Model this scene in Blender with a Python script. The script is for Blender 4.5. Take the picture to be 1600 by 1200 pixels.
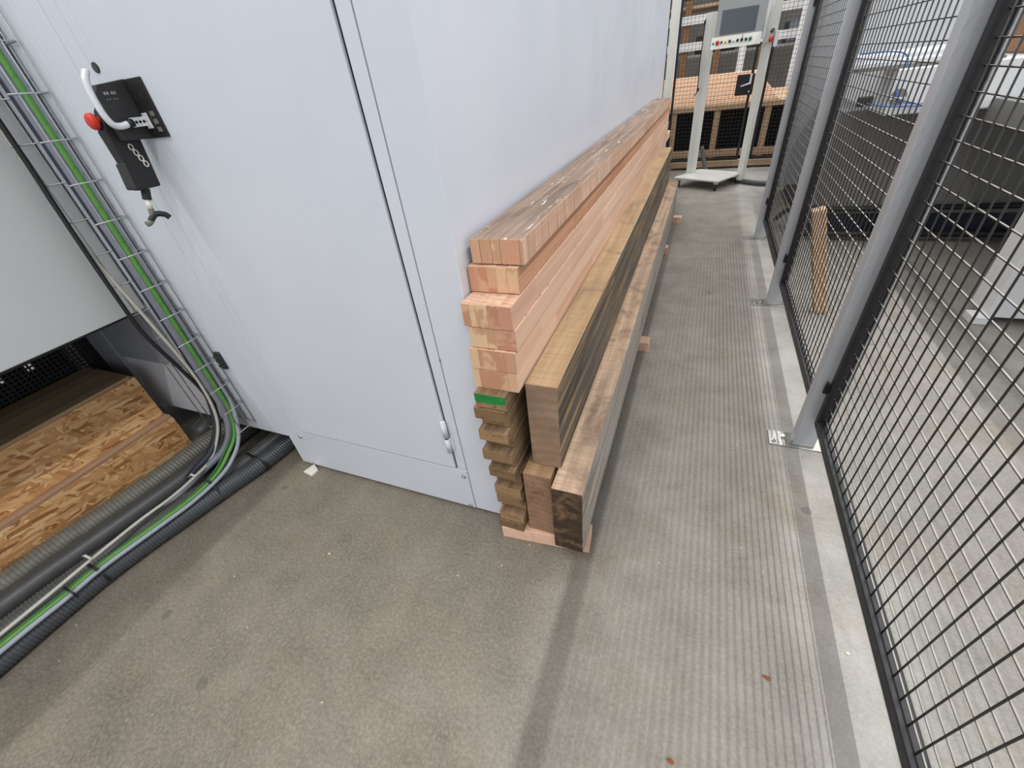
import bpy, bmesh, math, random
from mathutils import Matrix, Vector
random.seed(7)
for o in list(bpy.data.objects): bpy.data.objects.remove(o)
S = bpy.context.scene
COL = S.collection
# ------------------------------------------------------------------ camera
YAW, PITCH, ROLL, FPX, CAMH = -0.450549635, -0.629077261, -0.129779235, 650.037, 1.55
def cam_axes():
    fw = Vector((math.sin(YAW)*math.cos(PITCH), math.cos(YAW)*math.cos(PITCH), math.sin(PITCH)))
    r = Vector((math.cos(YAW), -math.sin(YAW), 0)); u = r.cross(fw)
    r2 = math.cos(ROLL)*r + math.sin(ROLL)*u; u2 = -math.sin(ROLL)*r + math.cos(ROLL)*u
    return r2, u2, -fw
ax = cam_axes()
cd = bpy.data.cameras.new('camera'); cam = bpy.data.objects.new('camera', cd); COL.objects.link(cam)
m = Matrix.Identity(4)
for i in range(3):
    for j in range(3): m[j][i] = ax[i][j]
m[2][3] = CAMH
cam.matrix_world = m
cd.sensor_fit = 'HORIZONTAL'; cd.sensor_width = 36.0; cd.lens = FPX/1600*36.0
cd.clip_start = 0.02; cd.clip_end = 200
S.camera = cam
# ------------------------------------------------------------------ light
W = bpy.data.worlds.new('hall'); S.world = W; W.use_nodes = True
bg = W.node_tree.nodes['Background']; bg.inputs[0].default_value = (0.93, 0.96, 1.0, 1); bg.inputs[1].default_value = 0.88
def strip_light(name, x, z, y0, y1, w, power, col, tx):
    ld = bpy.data.lights.new(name, 'AREA'); ld.shape = 'RECTANGLE'; ld.size = w; ld.size_y = y1-y0
    ld.energy = power; ld.color = col
    o = bpy.data.objects.new(name, ld); COL.objects.link(o)
    o.location = (x, (y0+y1)/2, z); o.rotation_euler = (0, math.atan2(x-tx, z), 0)
    return o
strip_light('ceiling_light_row_right', 5.09, 12.0, -12, 26, 0.12, 2200, (1.0, 0.98, 0.95), 0.0)
strip_light('ceiling_light_row_left', -4.5, 12.0, -16, 22, 0.16, 1500, (1.0, 0.97, 0.93), -1.0)
S.view_settings.view_transform = 'Standard'; S.view_settings.look = 'None'
S.view_settings.gamma = 1.0; S.view_settings.use_curve_mapping = False
S.view_settings.exposure = 0.0
# ------------------------------------------------------------------ helpers
class MB:
    def __init__(s): s.v=[]; s.f=[]; s.mi=[]; s.sm=[]
    def add(s, vs, fs, mi=0, smooth=False):
        b=len(s.v); s.v += [tuple(v) for v in vs]
        for k,f in enumerate(fs):
            s.f.append([b+i for i in f]); s.mi.append(mi[k] if isinstance(mi,(list,tuple)) else mi); s.sm.append(smooth)
        return s
    def box(s, x0,x1,y0,y1,z0,z1, mi=0):   # faces: bottom, top, front(-y), back, left(-x), right(+x)
        v=[(x0,y0,z0),(x1,y0,z0),(x1,y1,z0),(x0,y1,z0),(x0,y0,z1),(x1,y0,z1),(x1,y1,z1),(x0,y1,z1)]
        return s.add(v,[(3,2,1,0),(4,5,6,7),(0,1,5,4),(2,3,7,6),(3,0,4,7),(1,2,6,5)],mi)
    def obox(s, c, ax, h, mi=0):
        c=Vector(c); a=[Vector(k).normalized()*hh for k,hh in zip(ax,h)]
        v=[c+sx*a[0]+sy*a[1]+sz*a[2] for sz in(-1,1) for sx,sy in((-1,-1),(1,-1),(1,1),(-1,1))]
        return s.add(v,[(3,2,1,0),(4,5,6,7),(0,1,5,4),(2,3,7,6),(3,0,4,7),(1,2,6,5)],mi)
    def prism(s, poly, axis, a0, a1, mi=0):   # poly in the two other axes order
        n=len(poly); def_=[]
        for a in (a0,a1):
            for p in poly:
                q=list(p); q.insert(axis,a); def_.append(q)
        fs=[list(range(n))[::-1], list(range(n,2*n))]+[[i,(i+1)%n,n+(i+1)%n,n+i] for i in range(n)]
        return s.add(def_,fs,mi)
    def tube(s, pts, r, n=10, cap=True, mi=0, radii=None, up=None):
        pts=[Vector(p) for p in pts]; N=len(pts); rings=[]
        t0=(pts[1]-pts[0]).normalized()
        nrm = t0.orthogonal().normalized() if up is None else (Vector(up)-t0*t0.dot(Vector(up))).normalized()
        vs=[]
        for i,p in enumerate(pts):
            t = (pts[min(i+1,N-1)]-pts[max(i-1,0)]).normalized()
            nrm=(nrm-t*nrm.dot(t)).normalized(); b=t.cross(nrm)
            rr = radii[i] if radii else r
            for k in range(n):
                a=2*math.pi*k/n; vs.append(p+(nrm*math.cos(a)+b*math.sin(a))*rr)
        fs=[[i*n+k, i*n+(k+1)%n,(i+1)*n+(k+1)%n,(i+1)*n+k] for i in range(N-1) for k in range(n)]
        s.add(vs,fs,mi,True)
        if cap:
            b=len(s.v)-N*n
            s.f.append([b+k for k in range(n)][::-1]); s.mi.append(mi); s.sm.append(False)
            s.f.append([b+(N-1)*n+k for k in range(n)]); s.mi.append(mi); s.sm.append(False)
        return s
    def cyl(s,p0,p1,r,n=12,mi=0): return s.tube([p0,p1],r,n,True,mi)
    def dome(s, c, d, r, hgt, n=16, k=6, mi=0):
        d=Vector(d).normalized(); c=Vector(c)
        P=[c+d*hgt*math.sin(i/k*math.pi/2) for i in range(k+1)]; R=[max(r*math.cos(i/k*math.pi/2),1e-4) for i in range(k+1)]
        return s.tube(P,r,n,True,mi,R)
    def build(s, name, mats, parent=None, origin=None, bevel=0, seg=1):
        if not isinstance(mats,(list,tuple)): mats=[mats]
        if parent is not None: org=Vector(parent['_w'])
        elif origin is not None: org=Vector(origin)
        else:
            xs=[v[0] for v in s.v]; ys=[v[1] for v in s.v]; zs=[v[2] for v in s.v]
            org=Vector(((min(xs)+max(xs))/2,(min(ys)+max(ys))/2,min(zs)))
        lo = org
        if parent is not None:      # own origin at the part's centre
            xs=[v[0] for v in s.v]; ys=[v[1] for v in s.v]; zs=[v[2] for v in s.v]
            lo=Vector(((min(xs)+max(xs))/2,(min(ys)+max(ys))/2,(min(zs)+max(zs))/2))
        me=bpy.data.meshes.new(name); me.from_pydata([tuple(Vector(v)-lo) for v in s.v],[],s.f)
        for M_ in mats: me.materials.append(M_)
        me.polygons.foreach_set('material_index',s.mi); me.polygons.foreach_set('use_smooth',s.sm); me.update()
        o=bpy.data.objects.new(name,me); COL.objects.link(o); o['_w']=tuple(lo)
        if parent is not None: o.parent=parent; o.location=lo-org
        else: o.location=lo
        if bevel:
            b=o.modifiers.new('bevel','BEVEL'); b.width=bevel; b.segments=seg; b.limit_method='ANGLE'; b.angle_limit=math.radians(50)
        return o
def tag(o,label,cat,group=None):
    o['label']=label; o['category']=cat
    if group: o['group']=group
    return o
def thing(name,loc,label,cat,group=None):
    o=bpy.data.objects.new(name,None); COL.objects.link(o); o.location=loc; o.empty_display_size=.1; o['_w']=tuple(loc)
    return tag(o,label,cat,group)
def struct(o): o['kind']='structure'; return o
def link_copy(src, parent, wloc, name=None):
    o=src.copy(); COL.objects.link(o); o.parent=parent; o.location=Vector(wloc)-Vector(parent['_w']); o['_w']=tuple(wloc); return o
def catmull(P, per=8):
    P=[Vector(p) for p in P]; out=[]
    for i in range(len(P)-1):
        p0=P[max(i-1,0)];p1=P[i];p2=P[i+1];p3=P[min(i+2,len(P)-1)]
        for k in range(per):
            t=k/per; out.append(.5*((2*p1)+(p2-p0)*t+(2*p0-5*p1+4*p2-p3)*t*t+(3*p1-p0-3*p2+p3)*t**3))
    return out+[P[-1]]
def resample(P, step):
    out=[P[0]]; acc=0
    for a,b in zip(P,P[1:]):
        L=(b-a).length; d=step-acc
        while d<=L: out.append(a.lerp(b,d/L)); d+=step
        acc=(acc+L)%step
    return out
# ------------------------------------------------------------------ materials
class NT:
    def __init__(s,name):
        s.m=bpy.data.materials.new(name); s.m.use_nodes=True; s.t=s.m.node_tree; s.n=s.t.nodes; s.l=s.t.links
        s.b=s.n['Principled BSDF']
    def node(s,kind,**kw):
        n=s.n.new('ShaderNode'+kind)
        for k,v in kw.items(): setattr(n,k,v)
        return n
    def put(s,sock,v):
        if hasattr(v,'is_linked') or isinstance(v,bpy.types.NodeSocket): s.l.new(v,sock)
        else: sock.default_value = v
    def coords(s, scale=(1,1,1), rnd=0, out='Object', rot=(0,0,0)):
        tc=s.node('TexCoord'); mp=s.node('Mapping'); s.l.new(tc.outputs[out],mp.inputs[0])
        mp.inputs['Scale'].default_value=scale; mp.inputs['Rotation'].default_value=rot
        if rnd:
            oi=s.node('ObjectInfo'); mu=s.node('Math',operation='MULTIPLY'); s.l.new(oi.outputs['Random'],mu.inputs[0]); mu.inputs[1].default_value=rnd
            s.l.new(mu.outputs[0],mp.inputs['Location'])
        return mp.outputs[0]
    def noise(s,vec,scale=1,detail=4,rough=.55,dist=0):
        n=s.node('TexNoise'); s.l.new(vec,n.inputs['Vector']); n.inputs['Scale'].default_value=scale; n.inputs['Detail'].default_value=detail
        n.inputs['Roughness'].default_value=rough; n.inputs['Distortion'].default_value=dist; return n.outputs['Fac']
    def ramp(s,fac,stops,interp='LINEAR'):
        r=s.node('ValToRGB'); s.put(r.inputs[0],fac); e=r.color_ramp.elements; r.color_ramp.interpolation=interp
        while len(e)<len(stops): e.new(.5)
        for k,(p,c) in zip(e,stops): k.position=p; k.color=(*c,1) if len(c)==3 else c
        return r.outputs[0]
    def mix(s,fac,a,b,mode='MIX'):
        x=s.node('MixRGB',blend_type=mode); s.put(x.inputs[0],fac)
        for i,v in ((1,a),(2,b)): s.put(x.inputs[i], (*v,1) if isinstance(v,tuple) and len(v)==3 else v)
        return x.outputs[0]
    def math(s,op,a,b=0.0,clamp=False):
        x=s.node('Math',operation=op); x.use_clamp=clamp; s.put(x.inputs[0],a); s.put(x.inputs[1],b); return x.outputs[0]
    def sep(s,vec):
        x=s.node('SeparateXYZ'); s.l.new(vec,x.inputs[0]); return x.outputs
    def bump(s,h,strength=.2,dist=.01):
        b=s.node('Bump'); b.inputs['Strength'].default_value=strength; b.inputs['Distance'].default_value=dist
        s.l.new(h,b.inputs['Height']); s.l.new(b.outputs[0],s.b.inputs['Normal'])
    def fin(s,col,rough=.5,metal=0,spec=.5):
        s.put(s.b.inputs['Base Color'],(*col,1) if isinstance(col,tuple) and len(col)==3 else col)
        s.put(s.b.inputs['Roughness'],rough); s.b.inputs['Metallic'].default_value=metal
        s.b.inputs['Specular IOR Level'].default_value=spec
        return s.m
def C(r,g,b):   # sRGB 0-255 to linear
    f=lambda c:(c/255/12.92 if c/255<=.04045 else ((c/255+.055)/1.055)**2.4)
    return (f(r),f(g),f(b))
def paint(name,col,rough=.4,var=.06,scale=6,spec=.5,metal=0):
    t=NT(name); v=t.coords()
    n=t.noise(v,scale,5); d=tuple(c*(1-var*2) for c in col); h=tuple(min(1,c*(1+var)) for c in col)
    return t.fin(t.ramp(n,[(.3,d),(.7,h)]),t.ramp(t.noise(v,scale*3,3),[(.3,(rough*.85,)*3),(.7,(min(1,rough*1.15),)*3)]),metal,spec)
def white_sheet():
    t=NT('white_sheet_metal'); v=t.coords()
    a=t.noise(v,1.3,4); b=t.noise(v,14,6,.7)
    c=t.ramp(a,[(.3,C(209,214,224)),(.7,C(218,222,231))])
    sm=t.ramp(b,[(.68,(0,0,0)),(.8,(1,1,1))]); c=t.mix(t.math('MULTIPLY',sm,.12),c,C(150,148,142))
    t.bump(t.noise(v,160,2),.05,.001)
    return t.fin(c,t.ramp(t.noise(v,5,4),[(.3,(.32,)*3),(.7,(.45,)*3)]),0,.45)
def concrete():
    t=NT('concrete_floor'); v=t.coords(out='Object')
    big=t.noise(v,1.1,5,.6,.4); mid=t.noise(v,5,6,.65); fine=t.noise(v,90,4,.7); 
    # tone by x: palest along the fence, greyer walkway, browner before the door
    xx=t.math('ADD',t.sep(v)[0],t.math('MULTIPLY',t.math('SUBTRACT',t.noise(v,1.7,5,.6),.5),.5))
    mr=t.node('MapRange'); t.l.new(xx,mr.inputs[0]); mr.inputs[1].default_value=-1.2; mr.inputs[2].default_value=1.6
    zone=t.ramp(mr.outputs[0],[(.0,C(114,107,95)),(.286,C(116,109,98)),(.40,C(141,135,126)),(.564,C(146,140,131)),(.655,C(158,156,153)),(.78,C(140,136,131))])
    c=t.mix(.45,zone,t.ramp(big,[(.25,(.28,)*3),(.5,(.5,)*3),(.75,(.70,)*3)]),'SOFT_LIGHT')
    c=t.mix(.6,c,t.ramp(mid,[(.25,(.20,)*3),(.5,(.5,)*3),(.8,(.84,)*3)]),'SOFT_LIGHT')
    st=t.ramp(t.noise(v,2.3,6,.7,.8),[(.52,(0,0,0)),(.72,(1,1,1))]); c=t.mix(t.math('MULTIPLY',st,.5),c,C(128,113,86))
    dk=t.ramp(t.noise(v,3.1,6,.75,1.2),[(.58,(0,0,0)),(.75,(1,1,1))]); c=t.mix(t.math('MULTIPLY',dk,.5),c,C(90,88,87))
    c=t.mix(t.ramp(fine,[(.42,(.0,)*3),(.75,(.3,)*3)]),c,C(196,190,178))
    c=t.mix(t.ramp(t.noise(v,120,5,.8),[(.3,(.35,)*3),(.47,(0,)*3)]),c,C(84,79,72))
    # round oil spots and pale specks
    vo=t.node('TexVoronoi'); t.l.new(v,vo.inputs['Vector']); vo.inputs['Scale'].default_value=4.5
    wn=t.node('TexWhiteNoise'); t.l.new(vo.outputs['Position'],wn.inputs[0])
    spot=t.math('MULTIPLY',t.math('LESS_THAN',vo.outputs['Distance'],.09),t.math('GREATER_THAN',wn.outputs['Value'],.62))
    c=t.mix(t.math('MULTIPLY',spot,.35),c,C(70,64,56))
    v2=t.node('TexVoronoi'); t.l.new(v,v2.inputs['Vector']); v2.inputs['Scale'].default_value=16
    w2=t.node('TexWhiteNoise'); t.l.new(v2.outputs['Position'],w2.inputs[0])
    sp=t.math('MULTIPLY',t.math('LESS_THAN',v2.outputs['Distance'],.055),t.math('GREATER_THAN',w2.outputs['Value'],.8))
    c=t.mix(t.math('MULTIPLY',sp,.7),c,C(205,198,180))
    t.bump(t.noise(v,60,5,.7),.25,.003)
    return t.fin(c,t.ramp(t.noise(v,4,5),[(.3,(.5,)*3),(.7,(.68,)*3)]),0,.35)
def long_wood(name, cols, streak=.5, joint=0, saw=0, stain=None, rough=.65, gl=6.0):
    """timber side: grain along local Y; optional finger joint lengths, cross saw marks, stains"""
    t=NT(name); v=t.coords(rnd=37)
    sx=t.sep(v)
    vec=t.node('CombineXYZ')
    oi=t.node('ObjectInfo')
    if joint:
        row=t.math('MULTIPLY',oi.outputs['Random'],53.0)
        seg=t.math('FLOOR',t.math('ADD',t.math('DIVIDE',sx[1],joint),row))
        wn=t.node('TexWhiteNoise',noise_dimensions='2D'); cb=t.node('CombineXYZ'); t.l.new(seg,cb.inputs[0]); t.l.new(row,cb.inputs[1]); t.l.new(cb.outputs[0],wn.inputs[0])
        off=t.math('MULTIPLY',wn.outputs['Value'],9.0)
    else: off=t.math('MULTIPLY',oi.outputs['Random'],9.0)
    for i,k in ((0,gl*6),(1,gl*.16),(2,gl*6)):
        t.put(vec.inputs[i],t.math('ADD',t.math('MULTIPLY',sx[i],k),off))
    g=t.noise(vec.outputs[0],1,6,.6,.3)
    c=t.ramp(g,[(.28,cols[0]),(.5,cols[1]),(.72,cols[2])])
    if joint: c=t.mix(t.math('MULTIPLY',wn.outputs['Value'],.5),c,cols[3])
    f=t.coords((220,3.5,220),rnd=11); c=t.mix(streak,c,t.ramp(t.noise(f,1,3),[(.3,(.45,)*3),(.7,(.62,)*3)]),'SOFT_LIGHT')
    if saw:
        k=t.coords((3,130,3),rnd=5); c=t.mix(t.ramp(t.noise(k,1,2),[(.48,(0,)*3),(.66,(saw,)*3)]),c,tuple(x*.42 for x in cols[0]))
    if stain:
        for col_,sc,lo,hi,amt in stain:
            k=t.coords(sc,rnd=23); c=t.mix(t.ramp(t.noise(k,1,5,.65,.5),[(lo,(0,)*3),(hi,(amt,)*3)]),c,col_)
    t.bump(t.noise(f,1,3),.15,.002)
    return t.fin(c,rough,0,.3)
def end_wood(name, cols, rnd_ramp=None, ring=60, contrast=.5, blot=None, rough=.75):
    t=NT(name); v=t.coords((1,1,1),rnd=13); oi=t.node('ObjectInfo')
    base = t.ramp(oi.outputs['Random'],rnd_ramp,'LINEAR') if rnd_ramp else t.ramp(t.noise(v,9,4),[(.3,cols[0]),(.7,cols[1])])
    # growth rings: distance to a pith somewhere outside the piece
    s=t.sep(t.coords()); ox=t.math('SUBTRACT',t.math('MULTIPLY',oi.outputs['Random'],.3),.15)
    dx=t.math('SUBTRACT',s[0],ox); dz=t.math('ADD',s[2],.12)
    d=t.math('SQRT',t.math('ADD',t.math('MULTIPLY',dx,dx),t.math('MULTIPLY',dz,dz)))
    d=t.math('ADD',d,t.math('MULTIPLY',t.noise(v,25,2),.012))
    w=t.math('SINE',t.math('MULTIPLY',d,ring*6.28))
    w=t.math('MULTIPLY',t.math('ADD',w,1.0),.5)
    c=t.mix(t.math('MULTIPLY',w,contrast),base,tuple(x*.62 for x in cols[0]))
    if blot:
        for col_,sc,lo,hi,amt in blot:
            k=t.coords((sc,sc,sc),rnd=29); c=t.mix(t.ramp(t.noise(k,1,5,.6,.6),[(lo,(0,)*3),(hi,(amt,)*3)]),c,col_)
    k=t.coords((400,30,30)); c=t.mix(.25,c,t.ramp(t.noise(k,1,2),[(.3,(.3,)*3),(.7,(.7,)*3)]),'SOFT_LIGHT')
    return t.fin(c,rough,0,.25)
def osb():
    t=NT('osb_board'); base=t.coords((1,1,1))
    nd=t.node('TexNoise'); t.l.new(base,nd.inputs[0]); nd.inputs['Scale'].default_value=9
    va=t.node('VectorMath',operation='MULTIPLY_ADD'); t.l.new(nd.outputs['Color'],va.inputs[0]); va.inputs[1].default_value=(.03,.03,.03); t.l.new(base,va.inputs[2])
    c=None
    for i,(ang,sc,th) in enumerate(((.5,(8,8,44),0),(-.6,(10,10,56),.4),(1.1,(11,11,60),.45),(.1,(14,12,70),.5))):
        mp=t.node('Mapping'); t.l.new(va.outputs[0],mp.inputs[0]); mp.inputs['Rotation'].default_value=(ang,0,0); mp.inputs['Location'].default_value=(i*3.1,i*1.7,i)
        m2=t.node('Mapping'); t.l.new(mp.outputs[0],m2.inputs[0]); m2.inputs['Scale'].default_value=sc
        vo=t.node('TexVoronoi'); t.l.new(m2.outputs[0],vo.inputs[0]); vo.inputs['Scale'].default_value=1
        s=t.sep(vo.outputs['Color'])
        colr=t.ramp(s[0],[(0,C(152,100,60)),(.15,C(186,134,84)),(.5,C(206,156,104)),(.8,C(220,176,124)),(1,C(234,196,148))])
        if c is None: c=colr
        else: c=t.mix(t.math('GREATER_THAN',s[1],th),c,colr)
    g=t.coords((30,30,300)); c=t.mix(.3,c,t.ramp(t.noise(g,1,3),[(.3,(.35,)*3),(.7,(.65,)*3)]),'SOFT_LIGHT')
    t.bump(t.noise(va.outputs[0],60,4),.3,.004)
    return t.fin(c,.6,0,.35)
def pale_topped(name,col,topcol,lo,hi):
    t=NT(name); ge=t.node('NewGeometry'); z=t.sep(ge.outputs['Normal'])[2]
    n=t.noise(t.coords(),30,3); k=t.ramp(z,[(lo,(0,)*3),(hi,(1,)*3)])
    return t.fin(t.mix(t.math('MULTIPLY',k,t.ramp(n,[(.2,(.75,)*3),(.6,(1,)*3)])),col,topcol),.4,0,.6)
M={}
M['paletopwire']=pale_topped('pale_topped_wire',C(40,39,38),C(178,174,166),.25,.6)  # horizontal fence wires: dark colour, paler on up-facing sides
M['sheet']=white_sheet()
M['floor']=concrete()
M['seam']=paint('seam_dark',C(70,72,76),.6)
M['dark']=paint('dark_recess',C(24,24,25),.8)
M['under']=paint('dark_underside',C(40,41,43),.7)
M['cabgrey']=paint('grey_panel',C(150,155,166),.5)
M['lbox']=paint('white_box_paint',C(194,198,198),.42,.02,2)
M['post']=paint('silver_post_paint',C(178,181,186),.36,.03,5,.5,.2)
M['zinc']=paint('zinc_plate',C(176,174,168),.35,.12,40,.6,.7)
M['black']=paint('black_gloss_paint',C(26,27,29),.45,.05,10,.5)
M['wire']=paint('black_wire_paint',C(44,42,40),.4,.05,10,.5)
M['blackplastic']=paint('black_plastic',C(28,28,30),.5,.08,30)
M['blackmatt']=paint('black_matt',C(46,46,47),.55,.08,30)
M['galv']=paint('galvanised_wire',C(172,174,178),.35,.08,60,.5,.45)
M['chrome']=paint('steel_bright',C(200,202,205),.22,.04,40,.6,.9)
M['alu']=paint('satin_aluminium',C(225,228,232),.32,.03,20,.5,.25)
M['red']=paint('red_plastic',C(206,52,38),.4,.05,20)
M['green']=paint('green_plastic',C(30,120,80),.4,.05,20)
M['yellow']=paint('yellow_plastic',C(226,190,60),.4,.05,20)
M['greencable']=paint('green_cable',C(92,152,66),.42,.06,30)
M['greencable2']=paint('dark_green_cable',C(58,104,50),.42,.06,30)
M['greycable']=paint('grey_cable',C(128,132,144),.42,.05,30)
M['palecable']=paint('pale_grey_cable',C(158,166,176),.4,.04,30)
M['bluecable']=paint('dark_blue_cable',C(46,50,62),.4,.05,30)
M['whitecable']=paint('white_cable',C(196,192,180),.45,.05,30)
M['hoseblack']=paint('black_hose',C(74,77,82),.34,.06,20)
M['hosegrey']=paint('grey_hose',C(118,116,106),.42,.1,20)
M['hosedark']=paint('dark_corrugated_hose',C(92,93,92),.38,.08,20)
M['hosesmooth']=paint('dark_grey_hose',C(76,77,76),.42,.05,20)
M['shim']=paint('white_shim',C(226,224,214),.5)
M['osb']=osb()
M['deck']=long_wood('brown_deck_board',[C(136,112,86),C(164,138,108),C(184,158,126)],.6,0,0,None,.7,4)
M['ledge']=long_wood('pale_ledge_board',[C(150,116,92),C(178,142,114),C(202,168,140)],.6,0,0,None,.7,8)
PK=[C(198,154,128),C(214,172,146),C(226,188,162),C(240,210,184)]
M['pink']=long_wood('pink_timber_side',PK,.45,.62)
M['pinktop']=long_wood('pink_timber_top',PK,.45,.62,.35,[(C(110,84,60),(14,50,14),.55,.7,.6)])
M['pinkend']=end_wood('pink_timber_end',[C(196,140,112),C(220,170,140)],[(0,C(200,146,120)),(.3,C(212,162,134)),(.55,C(222,184,148)),(.75,C(230,198,158)),(1,C(206,152,124))],170,.16,[(C(178,118,92),7,.5,.54,.55)])
M['p1top']=long_wood('weathered_glue_top',[C(120,100,86),C(154,132,116),C(180,158,140)],.6,0,.15,[(C(96,84,76),(18,2.2,18),.48,.66,.7),(C(240,234,222),(46,7,46),.63,.67,.95)],.7,6)
M['p1side']=long_wood('stained_timber_side',PK,.45,.62,.8,[(C(120,84,62),(3,1.1,3),.5,.75,.35)])
M['p2side']=long_wood('ruddy_timber_side',[C(176,122,92),C(198,144,112),C(212,162,130),C(226,184,150)],.45,.62,.25)  # darker, redder tone for the second beam's side
M['brownend']=end_wood('brown_timber_end',[C(140,108,86),C(168,134,110)],None,34,.25,[(C(96,66,50),14,.56,.72,.6)])
M['uend']=end_wood('grey_brown_timber_end',[C(138,112,92),C(164,138,116)],None,26,.22,[(C(104,82,66),10,.55,.75,.5)])
M['rend']=end_wood('dark_weathered_end',[C(62,50,40),C(88,70,54)],None,20,.3,[(C(142,112,82),13,.5,.66,.8),(C(30,26,24),8,.52,.7,.85)])
M['utop']=long_wood('golden_brown_top',[C(158,130,98),C(178,150,116),C(194,168,134)],.5,0,.22,[(C(122,102,84),(5,1.6,5),.5,.7,.7),(C(96,84,74),(4,9,4),.6,.72,.5)],.7,5)
M['uside']=long_wood('blackened_side',[C(58,54,50),C(92,86,78),C(122,112,100)],.6,0,0,[(C(176,142,98),(30,1.3,30),.50,.64,.8),(C(36,34,33),(12,1.2,12),.5,.7,.7)],.7,5)
M['rtop']=long_wood('sawn_grey_brown_top',[C(150,124,100),C(182,154,128),C(204,178,150)],.5,0,.28,[(C(104,82,66),(7,4.5,7),.5,.66,.7),(C(206,140,70),(11,5,11),.66,.74,.6),(C(120,110,104),(3,.8,3),.5,.7,.5)],.7,5)
M['rside']=long_wood('grey_weathered_side',[C(124,117,110),C(156,149,141),C(182,174,164)],.6,0,.2,[(C(152,118,84),(12,2.2,12),.56,.7,.6),(C(74,70,68),(10,1.5,10),.55,.7,.6)],.75,5)
M['mtop']=long_wood('tan_top',[C(142,112,82),C(168,136,102),C(186,154,120)],.5,0,.3,None,.7,6)
M['board']=long_wood('brown_board',[C(108,88,68),C(138,113,86),C(166,138,106)],.6,0,.3,[(C(70,58,50),(20,2,20),.5,.7,.6)],.7,7)
M['boardend']=end_wood('brown_board_end',[C(130,100,68),C(160,124,84)],[(0,C(122,97,71)),(.5,C(146,117,85)),(1,C(164,132,96))],60,.1,[(C(66,52,42),30,.55,.7,.6)])
M['greenpaint']=paint('green_marking_paint',C(30,132,62),.5,.15,40)
M['pad']=long_wood('fresh_pink_batten',[C(222,176,150),C(234,192,166),C(240,204,178)],.4,0,0,None,.65,8)
M['block']=long_wood('fresh_timber_block',[C(182,146,112),C(198,164,130),C(212,180,148)],.6,0,0,None,.65,7)
M['blockend']=end_wood('fresh_block_end',[C(232,190,160),C(240,206,180)],None,80,.3)
M['machwhite']=paint('machine_white',C(218,220,222),.4,.03,3)
M['machgrey']=paint('machine_grey',C(122,122,120),.5,.05,3)
M['hood']=paint('machine_pale_grey',C(186,190,194),.45,.03,2)
M['plinth']=paint('dark_blue_plinth',C(28,36,56),.5)
M['bluehose']=paint('blue_hose',C(60,110,190),.4)
M['conswhite']=paint('console_white',C(214,214,206),.42,.03,4)
M['consgrey']=paint('console_grey',C(150,152,152),.42,.03,4)
M['screen']=paint('screen_glass',C(82,88,96),.15,.02,2)
M['rackwood']=long_wood('rack_wood',[C(168,138,108),C(190,160,130),C(206,178,150)],.5)
M['stackwood']=long_wood('stacked_strip_wood',[C(206,172,146),C(220,188,162),C(232,204,180)],.4)
M['wall']=paint('hall_wall',C(92,89,84),.8,.15,1.2)
M['brownpost']=paint('brown_rack_post',C(136,98,62),.6,.1,6)
M['leaf']=paint('brown_leaf',C(150,84,48),.7,.2,60)
M['chip']=paint('pale_chip',C(226,214,192),.7,.1,60)
# ------------------------------------------------------------------ floor and hall
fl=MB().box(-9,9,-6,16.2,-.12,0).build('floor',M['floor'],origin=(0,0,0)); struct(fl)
bw=MB().box(-9,9,16,16.2,0,6).build('wall_back',M['wall'],origin=(0,16,0)); struct(bw)
# ------------------------------------------------------------------ enclosure (white sheet metal)
YC=.982; XR=-.595; YE=6.65; ZT=2.6
enc=thing('machine_enclosure',(-1.2,1.0,0),'large white sheet metal enclosure with hinged door, timber stack along its side','machine enclosure')
MB().box(-1.775,XR-.004,YC+.012,YE,.016,ZT).build('body',M['sheet'],enc)
MB().box(-3.6,-1.776,YC+.012,YE,.2,ZT).build('upper_body',M['sheet'],enc)
MB().box(-1.76,XR-.02,YC+.03,YE-.02,0,.016).build('foot_rail',M['dark'],enc)
MB().box(XR-.004,XR,YC+.002,YE,.03,ZT).build('side_panel',M['sheet'],enc,bevel=.001)
MB().box(-.731,XR-.0005,YC,YC+.012,.018,ZT).build('corner_panel',M['sheet'],enc,bevel=.0025,seg=2)
MB().box(-.7755,-.735,YC,YC+.012,.262,ZT).build('hinge_stile',M['sheet'],enc,bevel=.001)
MB().box(-.79,-.64,YC+.0105,YC+.0119,.0165,ZT).build('seam',M['seam'],enc)
MB().box(-1.70,-.735,YC-.001,YC+.012,.016,.2565).build('base_panel',M['sheet'],enc,bevel=.0015)
MB().box(-1.70,-1.6495,YC-.001,YC+.012,.2585,ZT).build('lock_stile',M['sheet'],enc,bevel=.0015)
MB().prism([(-1.776,YC+.012),(-1.776,YC+.003),(-1.772,YC),(-1.7015,YC),(-1.7015,YC+.012)],2,.016,ZT).build('edge_column',M['sheet'],enc)
MB().box(-1.71,-1.64,YC+.0105,YC+.0119,.0165,ZT).build('seam',M['seam'],enc)
MB().box(-1.649,-.776,YC+.009,YC+.0119,.2570,.275).build('seam',M['seam'],enc)
door=MB().box(-1.6465,-.785,YC-.0038,YC+.0085,.2655,2.45).build('door',M['sheet'],enc,bevel=.002,seg=2)
for z0,z1,cap in ((.455,.53,1),(.375,.447,-1)):
    hb=MB().cyl((-.781,YC-.013,z0),(-.781,YC-.013,z1),.011,16).dome((-.781,YC-.013,z1 if cap>0 else z0),(0,0,cap),.011,.006,16)
    hb.box(-.800,-.781,YC-.0095,YC-.0062,z0+.006,z1-.006) if cap>0 else hb.box(-.781,-.760,YC-.006,YC-.0005,z0+.006,z1-.006)
    hb.build('hinge_barrel',M['sheet'],door)
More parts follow.
